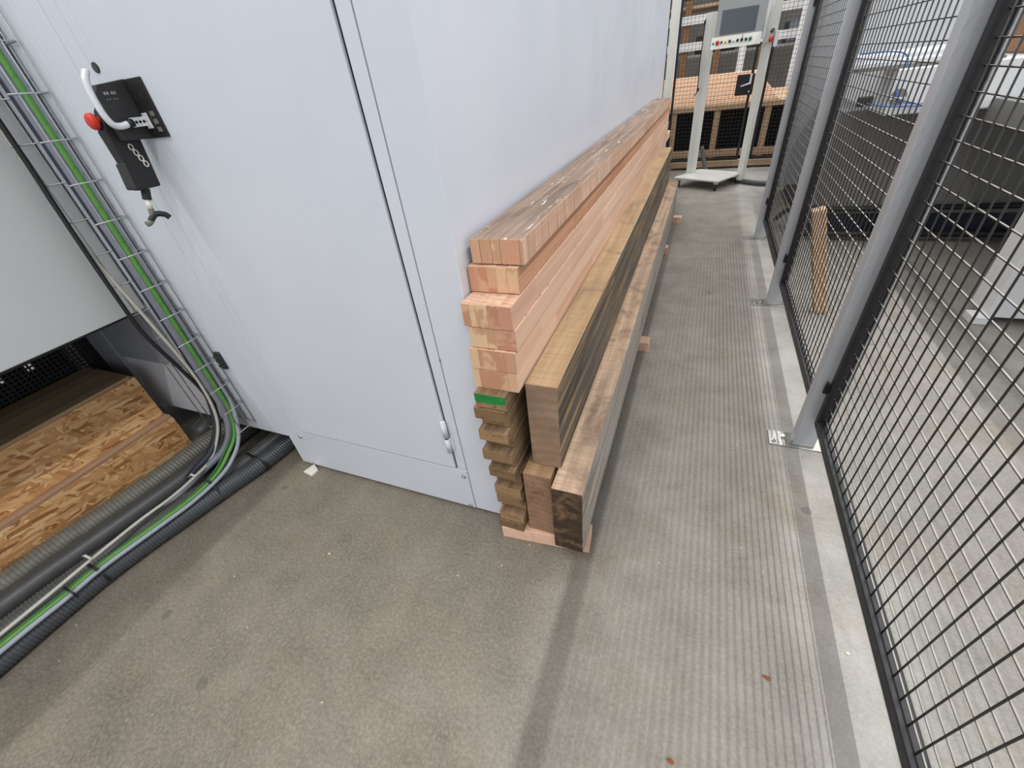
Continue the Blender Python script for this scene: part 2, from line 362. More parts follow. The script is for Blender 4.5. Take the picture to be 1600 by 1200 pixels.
MB().cyl((-.781,YC-.013,.447),(-.781,YC-.013,.455),.009,16).build('hinge_washer',M['seam'],door)
for x,z in ((-1.684,.22),(-1.686,.028),(-.755,.221),(-.757,.028)):
    b=MB().cyl((x,YC-.001,z),(x,YC-.0045,z),.0095,14).dome((x,YC-.0045,z),(0,-1,0),.007,.004,12,4).build('screw',M['chrome'],enc)
MB().cyl((-.73,YC,.815),(-.73,YC-.003,.815),.004,10).build('rivet',M['chrome'],enc)
MB().cyl((-1.68,YC-.001,1.703),(-1.68,YC-.004,1.703),.013,18).cyl((-1.68,YC-.004,1.703),(-1.68,YC-.0045,1.703),.010,18,1).build('lock_plug',[M['blackmatt'],M['seam']],enc)
# left front panel with cut-out below, plus shallow folds
lp=MB().box(-2.26,-1.778,YC,YC+.012,.2,ZT)
lp.build('left_front_panel',M['sheet'],enc,bevel=.002)
for x in (-1.865,-1.89,-1.915): MB().box(x-.0015,x+.0015,YC-.0012,YC,.22,ZT).build('panel_fold',M['sheet'],enc)
# lower grey return under the left box with a slanted recessed sheet
MB().box(-3.04,-2.84,YC-.01,YC+.012,.10,.9).build('grey_return',M['cabgrey'],enc,bevel=.002)
MB().box(-2.84,-2.262,YC-.002,YC+.012,.545,.9).build('grey_panel',M['cabgrey'],enc,bevel=.002)
g=MB(); g.add([(-2.838,YC+.10,.105),(-2.262,YC+.001,.2),(-2.262,YC+.001,.545),(-2.838,YC+.10,.545),(-2.838,YC+.11,.105),(-2.262,YC+.0118,.2),(-2.262,YC+.0118,.545),(-2.838,YC+.11,.545)],[(0,1,2,3),(7,6,5,4),(0,3,7,4),(1,0,4,5),(2,1,5,6),(3,2,6,7)])
g.build('recessed_sheet',M['cabgrey'],enc)
MB().box(-3.3,-3.04,YC+.0,YC+.012,.10,.9).build('side_return',M['under'],enc)
# ------------------------------------------------------------------ left box on the front
lb=thing('wall_cabinet',(-2.9,0,.885),'white sheet metal box hanging above the particle board steps','cabinet')
MB().box(-3.55,-2.266,-1.4,YC-.003,.885,2.05).build('body',M['lbox'],lb,bevel=.003)
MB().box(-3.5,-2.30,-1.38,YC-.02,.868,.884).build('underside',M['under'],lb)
# perforated skirt
sk=thing('perforated_skirt',(-3.08,0,0),'dark perforated metal sheet under the white box','perforated sheet')
p=MB()
zs=[.40+.021*i for i in range(14)]
for z in zs: p.box(-3.084,-3.08,-.6,.96,z,z+.0085)
y=-.6
while y<.96: p.box(-3.0835,-3.0805,y,y+.0085,.40,.69); y+=.021
o=p.build('perforated_grid',M['under'],sk); o['kind']='stuff'
MB().box(-3.09,-3.074,-1.3,.96,.69,.867).build('top_band',M['under'],sk)
MB().box(-3.09,-3.074,-1.3,.96,0,.40).build('lower_band',M['under'],sk)
bk=MB()
for y0,y1 in ((-1.4,.66),(.69,.80),(.84,1.0)): bk.box(-3.56,-3.545,y0,y1,0,.866)
bk.box(-3.56,-3.545,.66,.69,0,.45).box(-3.56,-3.545,.80,.84,0,.45).box(-3.56,-3.545,.66,.69,.53,.866).box(-3.56,-3.545,.80,.84,.53,.866)
bk.build('back_sheet',M['dark'],sk)
# ------------------------------------------------------------------ OSB step crates
st=thing('particle_board_step',(-2.8,-.2,0),'stepped particle board crate with dark brown top board under the white box','step crate')
MB().box(-3.0,-2.60,-1.3,.915,0,.205).build('lower_face',M['osb'],st,bevel=.002)
MB().box(-3.0,-2.602,-1.3,.912,.205,.225).build('ledge',M['ledge'],st,bevel=.002)
MB().box(-3.0,-2.645,-1.3,.905,.225,.488).build('upper_face',M['osb'],st,bevel=.002)
MB().box(-3.045,-2.650,-1.3,.885,.488,.505).build('top_board',M['deck'],st,bevel=.002)
# ------------------------------------------------------------------ hoses
def hose(name,label,P,r,mat,ribbed=True,pitch=.0125,amp=.0035,n=14,group='hoses along the particle board steps',cat='hose'):
    path=resample(catmull(P,16),pitch/4 if ribbed else .02)
    rad=[r-(amp if (i%4) in (2,3) else 0) for i in range(len(path))] if ribbed else None
    o=MB().tube(path,r,n,True,0,rad).build(name,mat); return tag(o,label,cat,group)
hose('corrugated_hose','pale grey corrugated hose lying against the particle board step',[(-2.36,1.5,.056),(-2.40,1.1,.056),(-2.415,.84,.056),(-2.42,.7,.056),(-2.44,.5,.056),(-2.475,.27,.056),(-2.49,.1,.056),(-2.50,-.1,.056),(-2.52,-.5,.056),(-2.535,-1.8,.056)],.055,M['hosegrey'],pitch=.016,amp=.005)
hose('smooth_hose','smooth dark grey hose between two corrugated hoses',[(-2.25,1.5,.05),(-2.28,1.1,.05),(-2.295,.84,.05),(-2.295,.68,.05),(-2.315,.5,.05),(-2.345,.27,.05),(-2.37,.1,.05),(-2.385,-.1,.05),(-2.40,-.5,.05),(-2.428,-1.8,.05)],.05,M['hosesmooth'],False)
hose('corrugated_hose','dark grey corrugated hose under the white cable',[(-2.02,1.7,.043),(-2.035,1.3,.043),(-2.05,.98,.043),(-2.07,.82,.043),(-2.105,.66,.043),(-2.15,.5,.043),(-2.21,.27,.043),(-2.24,.1,.043),(-2.255,-.1,.043),(-2.27,-.5,.043),(-2.325,-1.8,.043)],.042,M['hosedark'])
hose('corrugated_hose','outermost black corrugated hose beside the green cable',[(-1.92,1.7,.047),(-1.925,1.3,.047),(-1.938,1.05,.047),(-1.962,.87,.047),(-2.005,.70,.047),(-2.04,.54,.047),(-2.085,.35,.047),(-2.114,.18,.047),(-2.122,0,.047),(-2.122,-.2,.047),(-2.125,-.5,.047),(-2.185,-1.8,.047)],.046,M['hoseblack'])
hose('bent_hose','dark hose curving round the far end of the particle board step',[(-3.3,1.25,.10),(-2.95,1.23,.11),(-2.70,1.2,.11),(-2.575,1.12,.10),(-2.53,1.0,.08),(-2.54,.935,.06)],.055,M['hosesmooth'],False)
# ------------------------------------------------------------------ cables
def cable(name,label,P,r,mat,per=10,n=10):
    return tag(MB().tube(catmull(P,per),r,n).build(name,mat),label,'cable','cables in the tray')
cable('earth_cable','bright green cable running down the tray and over the hoses',[(-2.030,.940,2.4),(-2.030,.940,1.6),(-2.032,.938,1.0),(-2.032,.935,.55),(-2.032,.93,.38),(-2.035,.89,.24),(-2.035,.80,.165),(-2.02,.70,.130),(-2.029,.56,.112),(-2.05,.42,.110),(-2.09,.20,.107),(-2.09,.06,.106),(-2.098,-.08,.106),(-2.108,-.5,.106),(-2.168,-1.8,.106)],.0092,M['greencable'])
cable('earth_cable','darker green cable alongside the bright green one',[(-2.0520,.955,2.4),(-2.0510,.955,1.6),(-2.0530,.952,1.0),(-2.0530,.947,.55),(-2.0500,.94,.38),(-2.0540,.895,.25),(-2.0540,.80,.172),(-2.0380,.70,.134),(-2.0470,.56,.113),(-2.0680,.42,.110),(-2.1080,.20,.107),(-2.1080,.06,.107),(-2.1160,-.08,.107),(-2.1260,-.5,.107),(-2.1860,-1.8,.107)],.006,M['greencable2'])
cable('sheathed_cable','thick lilac grey cable filling the middle of the tray',[(-2.076,.945,2.4),(-2.076,.945,1.6),(-2.078,.942,1.0),(-2.078,.935,.55),(-2.074,.93,.38),(-2.08,.90,.25),(-2.105,.84,.16),(-2.15,.74,.11),(-2.205,.62,.055),(-2.228,.5,.02),(-2.25,.36,.019)],.018,M['greycable'],10,12)
cable('sheathed_cable','thin pale grey cable running beside the green cable over the hoses',[(-2.0470,.966,2.4),(-2.0470,.966,1.6),(-2.0470,.966,1.0),(-2.0420,.963,.55),(-2.0270,.95,.38),(-2.0110,.885,.225),(-2.0120,.80,.145),(-2.0020,.70,.119),(-2.0090,.56,.107),(-2.0290,.42,.107),(-2.0690,.20,.105),(-2.0690,.06,.104),(-2.0770,-.08,.104),(-2.0870,-.5,.104),(-2.1470,-1.8,.104)],.0095,M['palecable'],10,12)
cable('sheathed_cable','dark blue cable at the back of the tray',[(-2.112,.95,2.4),(-2.112,.95,1.6),(-2.115,.95,1.0),(-2.12,.945,.6),(-2.135,.92,.38),(-2.145,.87,.24),(-2.16,.80,.16),(-2.19,.73,.12),(-2.218,.67,.085)],.019,M['bluecable'])
cable('loose_cable','black cable bulging out of the left side of the tray',[(-2.15,.90,2.4),(-2.16,.89,1.9),(-2.165,.885,1.55),(-2.16,.87,1.25),(-2.15,.86,1.02),(-2.155,.865,.82),(-2.145,.90,.62),(-2.13,.92,.45),(-2.14,.90,.32),(-2.16,.83,.2),(-2.19,.72,.11)],.0085,M['blackplastic'])
cable('loose_cable','white cable leaving the tray and crossing the hoses',[(-2.185,.93,2.4),(-2.19,.90,1.9),(-2.19,.885,1.5),(-2.175,.88,1.2),(-2.14,.90,.9),(-2.115,.92,.6),(-2.11,.91,.4),(-2.12,.87,.26),(-2.15,.78,.135),(-2.125,.66,.127),(-2.12,.53,.125),(-2.135,.39,.125),(-2.135,.18,.125),(-2.13,-.02,.125),(-2.135,-.5,.125),(-2.195,-1.8,.125)],.0075,M['whitecable'])
def tie(label,P,w,mat,yy):   # strap polyline in x,z, swept along y
    b=MB(); n=len(P)
    pts=[Vector((x,yy,z)) for x,z in P]
    for a,c in zip(pts,pts[1:]):
        d=(c-a).normalized(); nn=Vector((-d.z,0,d.x)); b.obox((a+c)/2,(d,(0,1,0),nn),((c-a).length/2+.001,w/2,.0012))
    return tag(b.build('cable_tie',mat),label,'cable tie','cable ties on the hoses')
def arc(cx,cz,r,a0,a1,k=9): return [(cx+r*math.cos(math.radians(a0+(a1-a0)*i/k)),cz+r*math.sin(math.radians(a0+(a1-a0)*i/k))) for i in range(k+1)]
tie('black cable tie on the hoses at the enclosure',arc(-1.955,.042,.045,-40,90)+[(-2.03,.105)],.014,M['blackplastic'],.88)
tie('black cable tie round cables in mid-run',arc(-2.03,.052,.055,-20,60)+[(-2.003,.13),(-2.02,.148),(-2.05,.148)],.012,M['blackplastic'],.66)
tie('black cable tie round cables near the photo edge',arc(-2.12,.052,.055,-20,60)+[(-2.06,.122),(-2.075,.13),(-2.115,.13)],.012,M['blackplastic'],.18)
tie('narrow black tie binding green and grey cables',[(-2.045,.09),(-2.044,.118),(-2.06,.128),(-2.10,.13),(-2.11,.12)],.007,M['blackplastic'],.085)
tie('white cable tie head beside the white cable',[(-2.11,.137),(-2.15,.137),(-2.175,.112)],.010,M['shim'],.665)
tie('white cable tie lying across the smooth hose',[(-2.12,.137),(-2.17,.137),(-2.215,.112)],.009,M['shim'],.20)
# ------------------------------------------------------------------ wire cable tray
TX0,TX1,TY0,TY1=-2.17,-1.967,.866,.974
tr=thing('wire_cable_tray',(-2.07,.974,.262),'galvanised wire mesh cable tray rising beside the white box','cable tray')
lw=MB().cyl((TX1,TY1,.262),(TX1,TY1,2.5),.0026,6)
src=None
for x,y in ((TX1,TY1),(TX1,.935),(TX1,.893),(TX0,TY1),(TX0,.935),(TX0,.893),(-2.03,TY1+.003),(-2.10,TY1+.003)):
    if src is None: src=lw.build('long_wire',M['galv'],tr)
    else: link_copy(src,tr,(x,y,(2.5+.262)/2))
MB().tube([(TX0,TY0+.002,.262),(TX0,TY0+.002,2.5)],.0026,6).build('long_wire',M['galv'],tr)
src=None
for i in range(18):
    z=.268+.1275*i
    if src is None:
        src=MB().tube([(TX1,TY0,z),(TX1,TY1-.004,z),(TX1-.004,TY1,z),(TX0+.004,TY1,z),(TX0,TY1-.004,z),(TX0,TY0,z)],.0028,6).build('cross_wire',M['galv'],tr); w0=Vector(src['_w'])
    else: link_copy(src,tr,w0+Vector((0,0,.1275*i)))
tag(MB().box(-1.955,-1.925,.968,.981,.60,.69).box(-1.962,-1.918,.964,.968,.61,.625).box(-1.962,-1.918,.964,.968,.635,.65).box(-1.962,-1.918,.964,.968,.66,.675).build('tray_clamp',M['blackmatt'],bevel=.002),'small slotted black clamp block beside the cable tray','clamp')
# ------------------------------------------------------------------ emergency stop pendant on the door edge
hd=thing('pendant_holder',(-1.56,.98,1.518),'black sheet metal holder with silver hook handle on the white door edge','holder')
MB().box(-1.582,-1.503,.972,.978,1.518,1.665).build('flange',M['blackplastic'],hd,bevel=.001)
MB().prism([(.892,1.523),(.978,1.518),(.978,1.667),(.90,1.657),(.888,1.64)],0,-1.606,-1.580).build('bracket_plate',M['blackmatt'],hd,bevel=.0015)
MB().tube(catmull([(-1.565,.884,1.686),(-1.565,.872,1.668),(-1.565,.866,1.64),(-1.565,.865,1.61),(-1.565,.868,1.582),(-1.565,.877,1.563),(-1.565,.895,1.558),(-1.565,.915,1.561)],6),.0088,12).dome((-1.565,.884,1.686),(0,.3,1),.0088,.006).build('hook_handle',M['alu'],hd)
MB().cyl((-1.565,.914,1.561),(-1.565,.930,1.563),.0105).build('collar',M['blackplastic'],hd)
hp=MB(); hp.box(-1.571,-1.567,.928,.976,1.551,1.575); hp.box(-1.571,-1.548,.968,.9718,1.543,1.583)
hp=hp.build('slotted_strap',M['alu'],hd,bevel=.001)
for i in range(3): MB().cyl((-1.5668,.942+.011*i,1.563),(-1.5662,.942+.011*i,1.563),.004,10).build('slot',M['dark'],hp)
for i in range(3):
    z=1.533+.02*i; MB().box(-1.533,-1.515,.9705,.9719,z,z+.012).build('print_mark',M['hosegrey'],hd)
for i in range(4):
    yy=.905+.0075*i+(.004 if i>1 else 0); MB().box(-1.5799,-1.5792,yy,yy+.005,1.633,1.640).build('print_mark',M['galv'],hd)
    MB().box(-1.5799,-1.5792,yy,yy+.002,1.621,1.624).build('print_mark',M['galv'],hd)
MB().box(-1.536,-1.522,.9705,.9719,1.615,1.632).build('notch',M['dark'],hd)
pd=thing('stop_pendant',(-1.62,.9,1.39),'black handheld pendant with red mushroom stop button hanging in the holder','emergency stop')
MB().prism([(.862,1.40),(.872,1.392),(.938,1.392),(.952,1.518),(.955,1.60),(.905,1.62),(.888,1.60),(.868,1.55),(.870,1.47)],0,-1.644,-1.6065).build('pendant_body',M['blackplastic'],pd,bevel=.004,seg=2)
MB().prism([(.858,1.398),(.866,1.394),(.874,1.468),(.868,1.468)],0,-1.650,-1.6045).build('grip_face',M['blackmatt'],pd,bevel=.002)
rb=MB().cyl((-1.625,.884,1.577),(-1.625,.866,1.577),.010,16).cyl((-1.625,.868,1.577),(-1.625,.860,1.577),.021,20).dome((-1.625,.860,1.577),(0,-1,0),.021,.010,20).build('stop_button',M['red'],pd)
sl=MB()
for i in range(4): sl.tube([(-1.6055,.912+.0055*i+.006*math.cos(a),1.505-.016*i+.008*math.sin(a)) for a in [k/10*2*math.pi for k in range(11)]],.0018,6)
sl.build('strap_slots',M['shim'],pd)
MB().tube(catmull([(-1.63,.9,1.392),(-1.63,.894,1.378),(-1.63,.888,1.362)],4),.0125,12).build('cable_gland',M['blackplastic'],pd)
MB().tube([(-1.63,.888,1.362),(-1.63,.882,1.335)],.0085,12).build('cable_marker',M['shim'],pd)
MB().tube(catmull([(-1.63,.883,1.336),(-1.63,.876,1.315),(-1.632,.862,1.30),(-1.634,.848,1.296)],6),.0085,12).build('cable_stub',M['hosegrey'],pd)
MB().tube(catmull([(-1.632,.864,1.303),(-1.625,.885,1.318),(-1.615,.905,1.312),(-1.61,.912,1.30)],6),.009,10).build('cable_end',M['blackplastic'],pd)
tag(MB().prism([(-1.72,.925),(-1.655,.915),(-1.650,.958),(-1.70,.985)],2,0,.012).build('shim_wedge',M['shim'],bevel=.001),'small white plastic wedge under the enclosure corner','wedge')
# ------------------------------------------------------------------ timber stack
Y_P=5.85
def beam(name,label,x0,x1,z0,z1,y0,y1,mats,yaw=0.0,bev=.0025,cat='timber beam',group='beams of the timber stack'):
    # mats: side, top, end, right
    b=MB().box(x0,x1,y0,y1,z0,z1,[0,1,2,2,0,3])
    o=b.build(name,mats,origin=(x1,y0,z0),bevel=bev,seg=2); o.rotation_euler=(0,0,yaw)
    return tag(o,label,cat,group)
def glulam(label,x0,x1,z0,z1,y0,y1,widths,top=None,side=None):
    t=thing('glued_timber_beam',((x0+x1)/2,y0,z0),label,'timber beam','pink glued beams')
    tot=sum(widths); x=x0
    for i,w in enumerate(widths):
        xe=x+(x1-x0)*w/tot; last=i==len(widths)-1
        b=MB().box(x+.0002,xe-.0002,y0+random.uniform(0,.0012),y1,z0+.0006,z1-.0006-random.uniform(0,.0006),[0,1,2,2,0,3])
        b.build('lamella',[top or M['pink'],top or M['pinktop'],M['pinkend'],side if (side and last) else (top or M['pink'])],t,bevel=.0008)
        x=xe
    return t
glulam('topmost beam of the stack with grey weathered glue-streaked top',-.579,-.417,1.132,1.204,1.04,Y_P,(19,22,17,36,7),M['p1top'],M['p1side'])
glulam('second pink beam from the top, set back, with darker ruddy side',-.590,-.434,1.052,1.130,1.024,Y_P+.02,(18,20,18,22,22),None,M['p2side'])
glulam('third pink beam from the top, its end sticking out furthest',-.588,-.431,.9765,1.051,.945,Y_P-.01,(16,36,24,24))
glulam('fourth pink beam from the top, below the protruding one',-.577,-.427,.9055,.9755,.948,Y_P,(38,20,42))
glulam('fifth pink beam from the top of the stack',-.586,-.432,.8295,.9045,.940,Y_P+.03,(20,36,24,20))
glulam('lowest pink beam, resting on the thin brown boards',-.588,-.435,.7565,.8285,.940,Y_P+.5,(16,64,20))
beam('timber_beam','tall beam with blackened side and golden brown top, upper of its pair',-.429,-.321,.4035,.769,.978,5.45,[M['uside'],M['utop'],M['uend'],M['uside']],.0035)
beam('timber_beam','reddish brown beam under the blackened beam',-.452,-.346,.068,.4025,.925,5.40,[M['mtop'],M['mtop'],M['brownend'],M['mtop']],.001)
beam('timber_beam','front weathered beam with dark end and sawn grey top on the floor side',-.331,-.2205,.068,.409,.88,5.50,[M['rside'],M['rtop'],M['rend'],M['rside']],.0022)
# thin boards
zb=.0685; n=14; th=(.7555-.0685-.058)/13
prot=[(.898,-.573,-.468),(.902,-.566,-.462),(.938,-.567,-.462),(.908,-.568,-.463),(.912,-.572,-.465),(.940,-.566,-.468),(.912,-.582,-.478),(.940,-.580,-.480),(.904,-.589,-.474),(.940,-.588,-.478),(.904,-.588,-.480),(.940,-.588,-.482),(.906,-.590,-.478)]
words=['lowest','second lowest','third lowest','fourth lowest','fifth lowest','sixth lowest','middle','seventh from the top','sixth from the top','fifth from the top','fourth from the top','third from the top','second from the top']
for i,(y0,x0,x1) in enumerate(prot):
    b=beam('thin_board','thin brown board, %s in the column of thin boards'%words[i],x0,x1,zb+i*th+.0005,zb+(i+1)*th-.0008-random.uniform(0,.002),y0,5.3+random.uniform(-.1,.2),[M['board'],M['board'],M['boardend'],M['board']],0,.0015,'board','thin boards of the stack')
z0=zb+13*th
gb=MB().box(-.580,-.470,.91,5.4,z0+.0005,.7555,[0,1,2,2,0,3]).build('thin_board',[M['board'],M['board'],M['boardend'],M['board']],origin=(-.47,.91,z0),bevel=.0015)
tag(gb,'thin brown board with bright green painted end, top of its column','board','thin boards of the stack')
gp=MB()
g_=[(-.5795,.7545),(-.4708,.7545),(-.4708,.722)]
k=14; low=[(-.4708-(.1087)*i/k,.722+random.uniform(-.005,.006)) for i in range(1,k+1)]
gp.prism(g_+low,1,.9092,.9098); gp.build('green_paint',M['greenpaint'],gb)
# pads under the stack
def pad(label,x0,x1,y0,y1,z1=.0675,yaw=0):
    o=MB().box(x0,x1,y0,y1,0,z1).build('timber_pad',M['pad'],origin=(x0,y0,0),bevel=.002); o.rotation_euler=(0,0,yaw)
    return tag(o,label,'batten','battens under the stack')
pad('pale pink batten under the near end of the stack',-.565,-.205,.895,.985,yaw=.09)
pad('second batten from the camera poking out under the stack',-.58,-.165,2.46,2.55)
pad('third batten from the camera poking out under the stack',-.58,-.205,4.28,4.37)
pad('farthest batten poking out from under the stack',-.58,-.145,5.30,5.39)
# ------------------------------------------------------------------ fence
POSTS=[(.245,'out'),(1.765,'silver fence post nearest the camera'),(3.28,'middle silver fence post'),(4.785,'farthest silver fence post beside the console')]
for y,lab in POSTS:
    if lab=='out': continue
    t=thing('fence_post',(.61,y,0),lab,'fence post','fence posts')
    MB().box(.578,.668,y,y+.06,.008,2.05).build('upright',M['post'],t,bevel=.004,seg=2)
    bp=MB().box(.482,.70,y-.015,y+.085,0,.008).build('base_plate',M['zinc'],t,bevel=.0015)
    MB().add([(.56,y+.002,.008),(.578,y+.002,.008),(.578,y+.002,.03),(.56,y+.01,.008),(.578,y+.01,.008),(.578,y+.01,.03)],[(0,1,2),(5,4,3),(0,2,5,3),(0,3,4,1)]).build('weld',M['zinc'],t)
    for dx,dy in ((.505,.012),(.545,.045)):
        MB().cyl((dx,y+dy,.008),(dx,y+dy,.011),.013,16).cyl((dx,y+dy,.011),(dx,y+dy,.02),.0085,6).build('anchor_bolt',M['chrome'],bp)
ZB,ZTOP=.165,1.985; FX0,FX1=.622,.666; FW=.034; P_=.0555
wire_src={}
def panel(y0,y1,label):
    t=thing('mesh_fence_panel',((FX0+FX1)/2,(y0+y1)/2,ZB),label,'fence panel','mesh fence panels')
    MB().box(FX0,FX1,y0,y0+FW,ZB,ZTOP).build('frame_stile',M['black'],t,bevel=.004,seg=3)
    MB().box(FX0,FX1,y1-FW,y1,ZB,ZTOP).build('frame_stile',M['black'],t,bevel=.004,seg=3)
    MB().box(FX0,FX1,y0+FW,y1-FW,ZB,ZB+.040).build('frame_rail',M['black'],t,bevel=.004,seg=3)
    MB().box(FX0,FX1,y0+FW,y1-FW,ZTOP-.04,ZTOP).build('frame_rail',M['black'],t,bevel=.004,seg=3)
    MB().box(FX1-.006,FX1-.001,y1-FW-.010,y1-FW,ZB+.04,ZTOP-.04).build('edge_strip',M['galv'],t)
    ya,yb=y0+FW-.002,y1-FW+.002; za,zb_=ZB+.036,ZTOP-.036
    ny=round((yb-ya)/P_); nz=round((zb_-za)/P_)
    yy=[ya+(yb-ya)*(i+.5)/ny for i in range(ny)]; 
    for y in yy:
        if 'v' not in wire_src: wire_src['v']=MB().tube([(.6405,y,za),(.6405,y,zb_)],.0025,6).build('vertical_wire',M['wire'],t)
        else: link_copy(wire_src['v'],t,(.6405,y,(za+zb_)/2))
    L=yb-ya; key='h%.3f'%L
    for i in range(nz):
        z=.781-P_*1.0036*10+P_*1.0036*i
        if z<za+.005 or z>zb_-.005: continue
        if key not in wire_src: wire_src[key]=MB().tube([(.645,ya,z),(.645,yb,z)],.0025,6).build('horizontal_wire',M['paletopwire'],t)
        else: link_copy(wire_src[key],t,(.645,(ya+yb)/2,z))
    # clips joining frame and post
    for yc in (y0-.006,y1-.006):
        for z in (.335,1.75): MB().box(.606,.640,yc,yc+.012,z,z+.045).cyl((.612,yc+.006,z+.05),(.612,yc+.006,z+.058),.006,8).build('panel_clip',M['blackplastic'],t,bevel=.002)
    return t
panel(.315,1.753,'nearest black mesh fence panel, filling the right edge')
panel(1.833,3.268,'second black mesh fence panel between the two near posts')
panel(3.348,4.773,'farthest black mesh fence panel of the right-hand fence')
panel(-1.2,.235,'black mesh fence panel beside the camera')
# ------------------------------------------------------------------ timber block behind the fence
bl=MB(); A=Vector((.905,3.225,0)); B=Vector((.70,3.205,.70)); d=(B-A).normalized(); e1=d.cross(Vector((0,1,0))).normalized(); e2=e1.cross(d)
c0=A+d*.37
v=[]
for L_ in (0.0,.72):
    for sx,sy in ((-1,-1),(1,-1),(1,1),(-1,1)): v.append(A+d*L_+e1*sx*.038+e2*sy*.038)
mz=min(q.z for q in v); v=[q-Vector((0,0,mz)) for q in v]
bl.add(v,[(0,1,2,3)[::-1],(4,5,6,7),(0,1,5,4),(1,2,6,5),(2,3,7,6),(3,0,4,7)],[1,1,0,0,0,0])
tag(bl.build('timber_offcut',[M['block'],M['blockend']],bevel=.003),'short pale timber offcut leaning behind the mesh fence','timber offcut')
# ------------------------------------------------------------------ machine behind fence
mc=thing('woodworking_machine',(2.4,5.4,0),'white and grey woodworking machine behind the mesh fence','machine')
MB().box(1.03,4.2,4.92,6.8,0,.22).build('plinth',M['plinth'],mc)
MB().box(1.02,4.2,4.86,5.895,.22,1.04).build('lower_body',M['machgrey'],mc,bevel=.006)
MB().box(1.18,4.2,4.40,5.9,1.04,1.32).build('bed',M['machwhite'],mc,bevel=.01,seg=2)
MB().box(.86,4.2,5.9,6.8,.25,2.7).build('hood',M['hood'],mc,bevel=.01)
MB().cyl((1.235,4.40,1.153),(1.235,4.392,1.153),.05,24).box(1.19,1.28,4.3905,4.392,1.14,1.152,1).build('round_port',[M['machgrey'],M['machwhite']],mc)
MB().box(1.0,1.09,4.38,4.44,1.11,1.17).build('sensor',M['blackplastic'],mc,bevel=.004)
for i,(y,z) in enumerate(((4.46,1.34),(4.52,1.375),(4.60,1.345),(4.66,1.385))):
    pb=MB().box(.89,1.75,y,y+.045,z,z+.03).box(.89,1.75,y+.012,y+.033,z+.03,z+.038).build('profile_rail',M['alu'],mc,bevel=.003)
MB().box(.95,1.75,4.42,4.72,1.32,1.335).build('rail_plate',M['machgrey'],mc)
MB().tube(catmull([(.93,4.44,1.43),(1.1,4.43,1.425),(1.2,4.43,1.40),(1.23,4.42,1.33),(1.21,4.395,1.22),(1.27,4.38,1.12),(1.6,4.38,1.09)],8),.0045,8).build('air_hose',M['bluehose'],mc)
MB().tube(catmull([(1.05,4.37,1.13),(1.2,4.37,1.10),(1.4,4.37,1.09)],6),.005,8).build('air_hose',M['bluehose'],mc)
MB().tube(catmull([(.80,5.3,.05),(.84,5.0,.22),(.95,4.84,.28),(1.2,4.83,.27),(1.8,4.82,.28),(2.6,4.82,.29)],8),.022,8).build('floor_hose',M['blackplastic'],mc)
MB().tube(catmull([(.95,4.80,.06),(1.3,4.78,.06),(1.9,4.78,.07),(2.8,4.78,.07)],8),.03,8).build('floor_hose',M['blackplastic'],mc)
MB().box(1.78,3.6,2.3,4.40,.96,1.1).build('side_table',M['machgrey'],mc)
MB().box(1.76,2.9,3.2,3.42,.05,.955).build('front_housing',M['machwhite'],mc,bevel=.006)
MB().box(1.70,1.79,3.19,3.30,0,.05).build('foot',M['machwhite'],mc,bevel=.004)
MB().box(2.6,2.8,3.25,3.4,0,.05).build('foot',M['machwhite'],mc,bevel=.004)
tag(MB().box(1.95,2.6,4.5,5.0,1.32,1.6).build('timber_pile',M['brownpost'],bevel=.01),'brown timber pile lying on the machine bed','timber pile')
# ------------------------------------------------------------------ operator console
yaw=math.atan2(-.363,.593)
cs=thing('operator_console',(.09,7.2,0),'white rolling operator console with screen and row of buttons','console')
def Rz(p,c=(.09,7.2)): return (c[0]+p[0]*math.cos(yaw)-p[1]*math.sin(yaw), c[1]+p[0]*math.sin(yaw)+p[1]*math.cos(yaw))
def rbox(b,u0,u1,v0,v1,z0,z1,mi=0):
    q=[Rz(p) for p in ((u0,v0),(u1,v0),(u1,v1),(u0,v1))]
    return b.prism(q,2,z0,z1,mi)
rbox(MB(),-.345,.345,-.31,.31,.115,.135).build('base_plate',M['conswhite'],cs,bevel=.003)
for u,vv in ((-.29,-.26),(.29,-.26),(.29,.26),(-.29,.26)):
    x,y=Rz((u,vv)); cc=MB().cyl((x,y,.06),(x,y,.115),.02,10).box(x-.03,x+.03,y-.035,y+.02,.09,.114).build('caster',M['chrome'],cs)
    MB().cyl((x-.014,y,.0425),(x+.014,y,.0425),.042,18).build('wheel',M['blackplastic'],cc)
def rpost(b,cx,cy,hw,z0,z1):
    q=[(cx+a*math.cos(yaw)-c*math.sin(yaw),cy+a*math.sin(yaw)+c*math.cos(yaw)) for a,c in ((-hw,-hw),(hw,-hw),(hw,hw),(-hw,hw))]
    return b.prism(q,2,z0,z1)
rpost(MB(),-.15,7.37,.05,.135,1.95).build('column',M['conswhite'],cs,bevel=.003)
rpost(MB(),.52,7.22,.04,.05,1.75).build('column',M['conswhite'],cs,bevel=.003)
MB().box(.47,.60,7.15,7.25,1.58,2.4).build('side_arm',M['conswhite'],cs,bevel=.003)
MB().box(.43,.47,7.08,7.15,1.62,2.4).build('arm_cover',M['machwhite'],cs,bevel=.003)
MB().box(.58,.62,7.08,7.15,1.53,1.68).build('key_plate',M['machwhite'],cs,bevel=.003)
MB().box(-.085,.44,7.05,7.14,1.68,2.25).build('screen_housing',M['consgrey'],cs,bevel=.006)
MB().box(-.03,.35,7.044,7.05,1.71,1.935).build('screen',M['screen'],cs)
pn=MB().prism([(7.0,1.575),(7.12,1.575),(7.12,1.69),(7.03,1.69)],0,-.11,.43).build('button_panel',M['conswhite'],cs,bevel=.003)
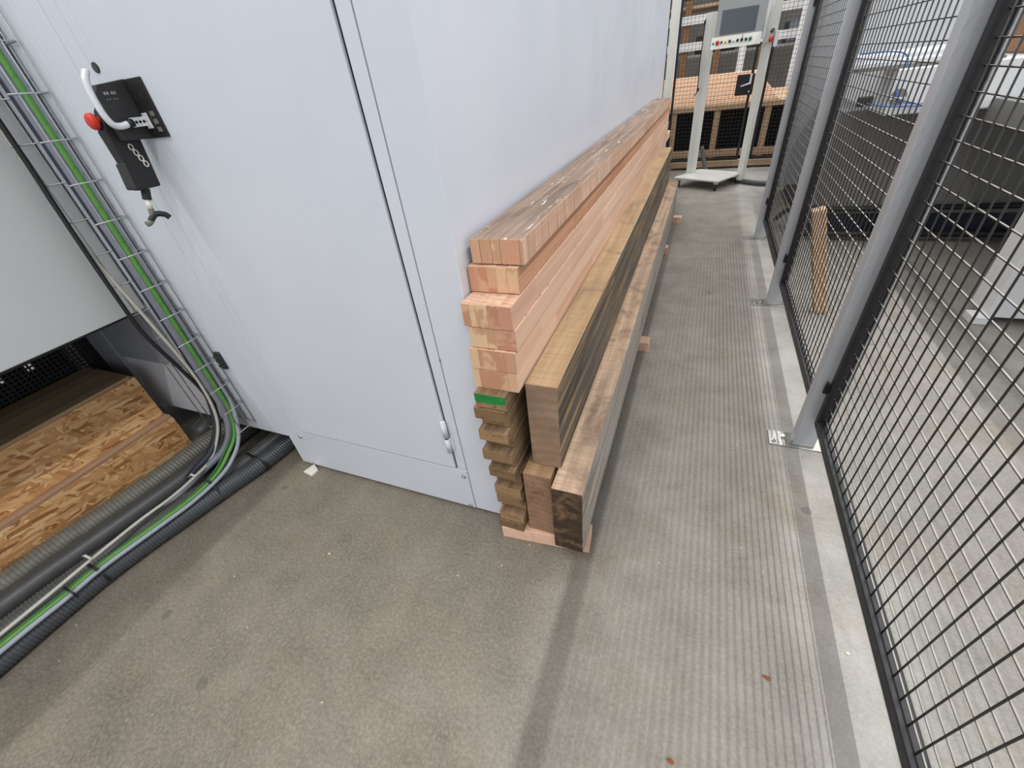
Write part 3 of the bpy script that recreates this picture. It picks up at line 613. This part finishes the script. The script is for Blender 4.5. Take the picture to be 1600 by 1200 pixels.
for x,mt,r in ((-.04,'red',.022),(.005,'blackplastic',.011),(.048,'yellow',.013),(.095,'blackplastic',.014),(.135,'conswhite',.012),(.18,'blackplastic',.014),(.225,'blackplastic',.015),(.27,'blackplastic',.014),(.315,'green',.018)):
    MB().cyl((x,7.02,1.64),(x,6.995,1.637),r,14).dome((x,6.995,1.637),(0,-1,-.1),r,.006,14,4).build('push_button',M[mt],pn)
MB().box(-.095,-.08,7.010,7.016,1.62,1.645).build('label_plate',M['seam'],pn)
MB().box(.225,.23,7.004,7.012,1.65,1.69).build('key',M['blackplastic'],pn)
MB().cyl((.545,7.13,1.605),(.545,7.09,1.605),.018,14).dome((.545,7.09,1.605),(0,-1,0),.030,.018,16).build('stop_button',M['red'],cs)
MB().cyl((.54,7.14,1.68),(.55,7.10,1.69),.018,10).build('selector_key',M['seam'],cs)
for p0,p1 in (((-.22,7.32),1.86),((-.20,7.31),1.17)): MB().box(p0[0]-.012,p0[0]+.012,p0[1]-.03,p0[1]-.02,p1-.02,p1+.02).build('cable_clip',M['blackplastic'],cs)
MB().tube(catmull([(-.215,7.30,1.9),(-.218,7.31,1.5),(-.21,7.31,1.17),(-.24,7.32,1.1)],8),.006,8).build('console_cable',M['blackplastic'],cs)
tag(MB().tube(catmull([(-.05,7.75,.42),(0,7.7,.25),(.1,7.6,.06),(.3,7.45,.04),(.55,7.2,.035),(.75,7.05,.035),(1.0,7.0,.035)],8),.03,10).build('floor_cable',M['hosesmooth']),'dark thick cable passing under the rolling console','cable')
# ------------------------------------------------------------------ rear gate
YG=8.2
def rear_panel(x0,x1,label,lock=False):
    t=thing('rear_mesh_gate',((x0+x1)/2,YG,.14),label,'gate','rear mesh gate leaves')
    for a,b_ in ((x0,x0+.035),(x1-.035,x1)): MB().box(a,b_,YG,YG+.03,.14,2.2).build('frame_stile',M['black'],t,bevel=.003)
    MB().box(x0+.035,x1-.035,YG,YG+.03,.14,.18).build('frame_rail',M['black'],t,bevel=.003)
    MB().box(x0+.035,x1-.035,YG,YG+.03,2.16,2.2).build('frame_rail',M['black'],t,bevel=.003)
    w=MB(); x=x0+.06
    while x<x1-.04: w.box(x-.002,x+.002,YG+.011,YG+.015,.18,2.16); x+=.05
    z=.22
    while z<2.16: w.box(x0+.035,x1-.035,YG+.015,YG+.019,z-.002,z+.002); z+=.05
    o=w.build('wire_mesh',M['wire'],t); o['kind']='stuff'
    return t
rear_panel(-1.5,-.725,'black mesh panel beyond the end of the white enclosure')
rear_panel(-.59,.50,'black mesh gate leaf with the black lock, behind the console')
rear_panel(.655,1.7,'black mesh panel right of the rear gate')
for x,lab in ((-.71,'pale square post at the end of the enclosure'),):
    t=tag(MB().box(x,x+.1,YG-.02,YG+.06,0,2.4).build('gate_post',M['conswhite'],bevel=.004),lab,'gate post','gate posts')
lk=thing('gate_lock',(.4,YG-.03,1.0),'black gate lock box with white lever handle','lock')
MB().box(.29,.52,YG-.06,YG-.001,1.0,1.25).build('lock_box',M['blackplastic'],lk,bevel=.006)
MB().box(.455,.48,YG-.085,YG-.06,1.13,1.25).build('lever',M['machwhite'],lk,bevel=.004)
MB().cyl((.35,YG-.07,1.11),(.47,YG-.09,1.14),.010,8).build('handle_bar',M['alu'],lk)
MB().cyl((.47,YG-.061,1.04),(.47,YG-.066,1.04),.012,10).build('key_slot',M['chrome'],lk)
MB().box(.54,.61,YG-.06,YG-.001,.98,1.26).build('latch_box',M['blackplastic'],lk,bevel=.006)
MB().cyl((.575,YG-.061,1.15),(.575,YG-.068,1.15),.014,10).build('indicator',M['yellow'],lk)
# ------------------------------------------------------------------ rack and stacked strips behind the gate
rk=thing('timber_rack',(.3,8.9,0),'open wooden rack with dark compartments behind the rear gate','rack')
for x in (-1.1,-.6,.06,.78,1.5): MB().box(x,x+.09,8.62,8.70,.0,.80).build('upright',M['rackwood'],rk,bevel=.003)
MB().box(-1.2,2.2,8.60,8.72,.80,.87).build('front_beam',M['rackwood'],rk,bevel=.003)
MB().box(-1.2,2.2,8.61,8.71,.13,.23).build('lower_beam',M['rackwood'],rk,bevel=.003)
MB().box(-1.2,2.2,9.4,9.5,.0,.86).build('back_board',M['dark'],rk)
MB().box(-1.2,2.2,8.72,9.4,.13,.15).build('bottom_board',M['dark'],rk)
MB().box(-1.2,2.2,8.72,11.2,.83,.869).build('top_board',M['rackwood'],rk)
src=None
for i in range(16):
    y0=8.64+.07*i; z=.8705+.0225*i
    o=MB().box(-1.25+.03*math.sin(i*2.3),.95-.02*i,y0,y0+.32,z,z+.0215).build('timber_strip',M['stackwood'],bevel=.002)
    tag(o,'pink timber strip on the rack, %s from the front of the sloping pile'%('first second third fourth fifth sixth seventh eighth ninth tenth eleventh twelfth thirteenth fourteenth fifteenth sixteenth'.split()[i]),'timber strip','strips piled on the rack')
tag(MB().box(-.5,1.9,8.32,8.46,.03,.115).build('floor_timber',M['rackwood'],bevel=.003),'pale timber lying on the floor below the rear gate','timber')
for x in (-.3,.6,1.6): tag(MB().box(x,x+.08,8.3,8.48,0,.03).build('floor_batten',M['dark']),'dark batten under the pale floor timber, %s one'%{-.3:'left',.6:'middle',1.6:'right'}[x],'batten','battens under the floor timber')
# far hall
fr=thing('storage_shelving',(0,12,0),'brown and white storage shelving in the far hall','shelving')
for x in (-1.6,-.75,-.1,.75,1.55,2.4): MB().box(x,x+.11,11.9,12.0,0,4.2).build('upright',M['brownpost'],fr)
for z,mt in ((1.62,'machwhite'),(2.05,'machwhite'),(2.6,'brownpost'),(3.2,'machwhite')): MB().box(-2,3,11.85,11.93,z,z+.14).build('beam',M[mt],fr)
MB().box(-2,3,12.0,13.2,1.5,1.55).build('shelf',M['hood'],fr)
MB().box(-2,3,12.0,13.2,2.3,2.35).build('shelf',M['rackwood'],fr)
for x0,x1,z0,z1,mt in ((-1.4,-.9,1.55,1.95,'cabgrey'),(-.5,.3,1.55,1.85,'blackmatt'),(.5,1.0,1.55,2.0,'machgrey'),(1.2,1.9,1.55,1.9,'cabgrey')):
    tag(MB().box(x0,x1,12.1,12.9,z0,z1).build('stored_crate',M[mt],bevel=.02),{'cabgrey':'grey crate on the far shelf' if x0<0 else 'grey crate at the right on the far shelf','blackmatt':'black crate on the far shelf','machgrey':'dark grey crate on the far shelf'}[mt],'crate','crates on the far shelf')
for x in (-.9,.35,1.3): tag(MB().box(x,x+.12,11.4,11.5,0,3.4).build('hall_column',M['machwhite'],bevel=.005),{-.9:'white steel column left behind the rear gate',.35:'white steel column in the middle behind the rear gate',1.3:'white steel column right behind the rear gate'}[x],'column','steel columns')
# ------------------------------------------------------------------ floor debris
def scrap(name,label,x,y,s,mat,cat,k):
    random.seed(k); b=MB(); n=7
    P=[(x+s*math.cos(i/n*6.283+.2)*(1.0+.4*random.random())*(1 if i%2 else .7),y+s*.6*math.sin(i/n*6.283)*(.7+.6*random.random())) for i in range(n)]
    tag(b.prism(P,2,0.0005,.0035+.002*random.random()).build(name,M[mat]),label,cat)
scrap('leaf_scrap','small reddish brown leaf scrap on the corridor floor',.398,.685,.011,'leaf','leaf scrap',1)
scrap('leaf_scrap','brown leaf scrap at the bottom edge of the photo',.144,.387,.010,'leaf','leaf scrap',2)
scrap('wood_chip','pale wood chip below the nearest fence panel',.628,.836,.007,'chip','wood chip',3)
scrap('wood_chip','tiny pale wood chip in the middle of the corridor',.339,1.123,.004,'chip','wood chip',4)
scrap('wood_chip','pale wood chip on the open floor before the door',-1.249,.589,.006,'chip','wood chip',5)
for o in bpy.data.objects:
    if '_w' in o: del o['_w']
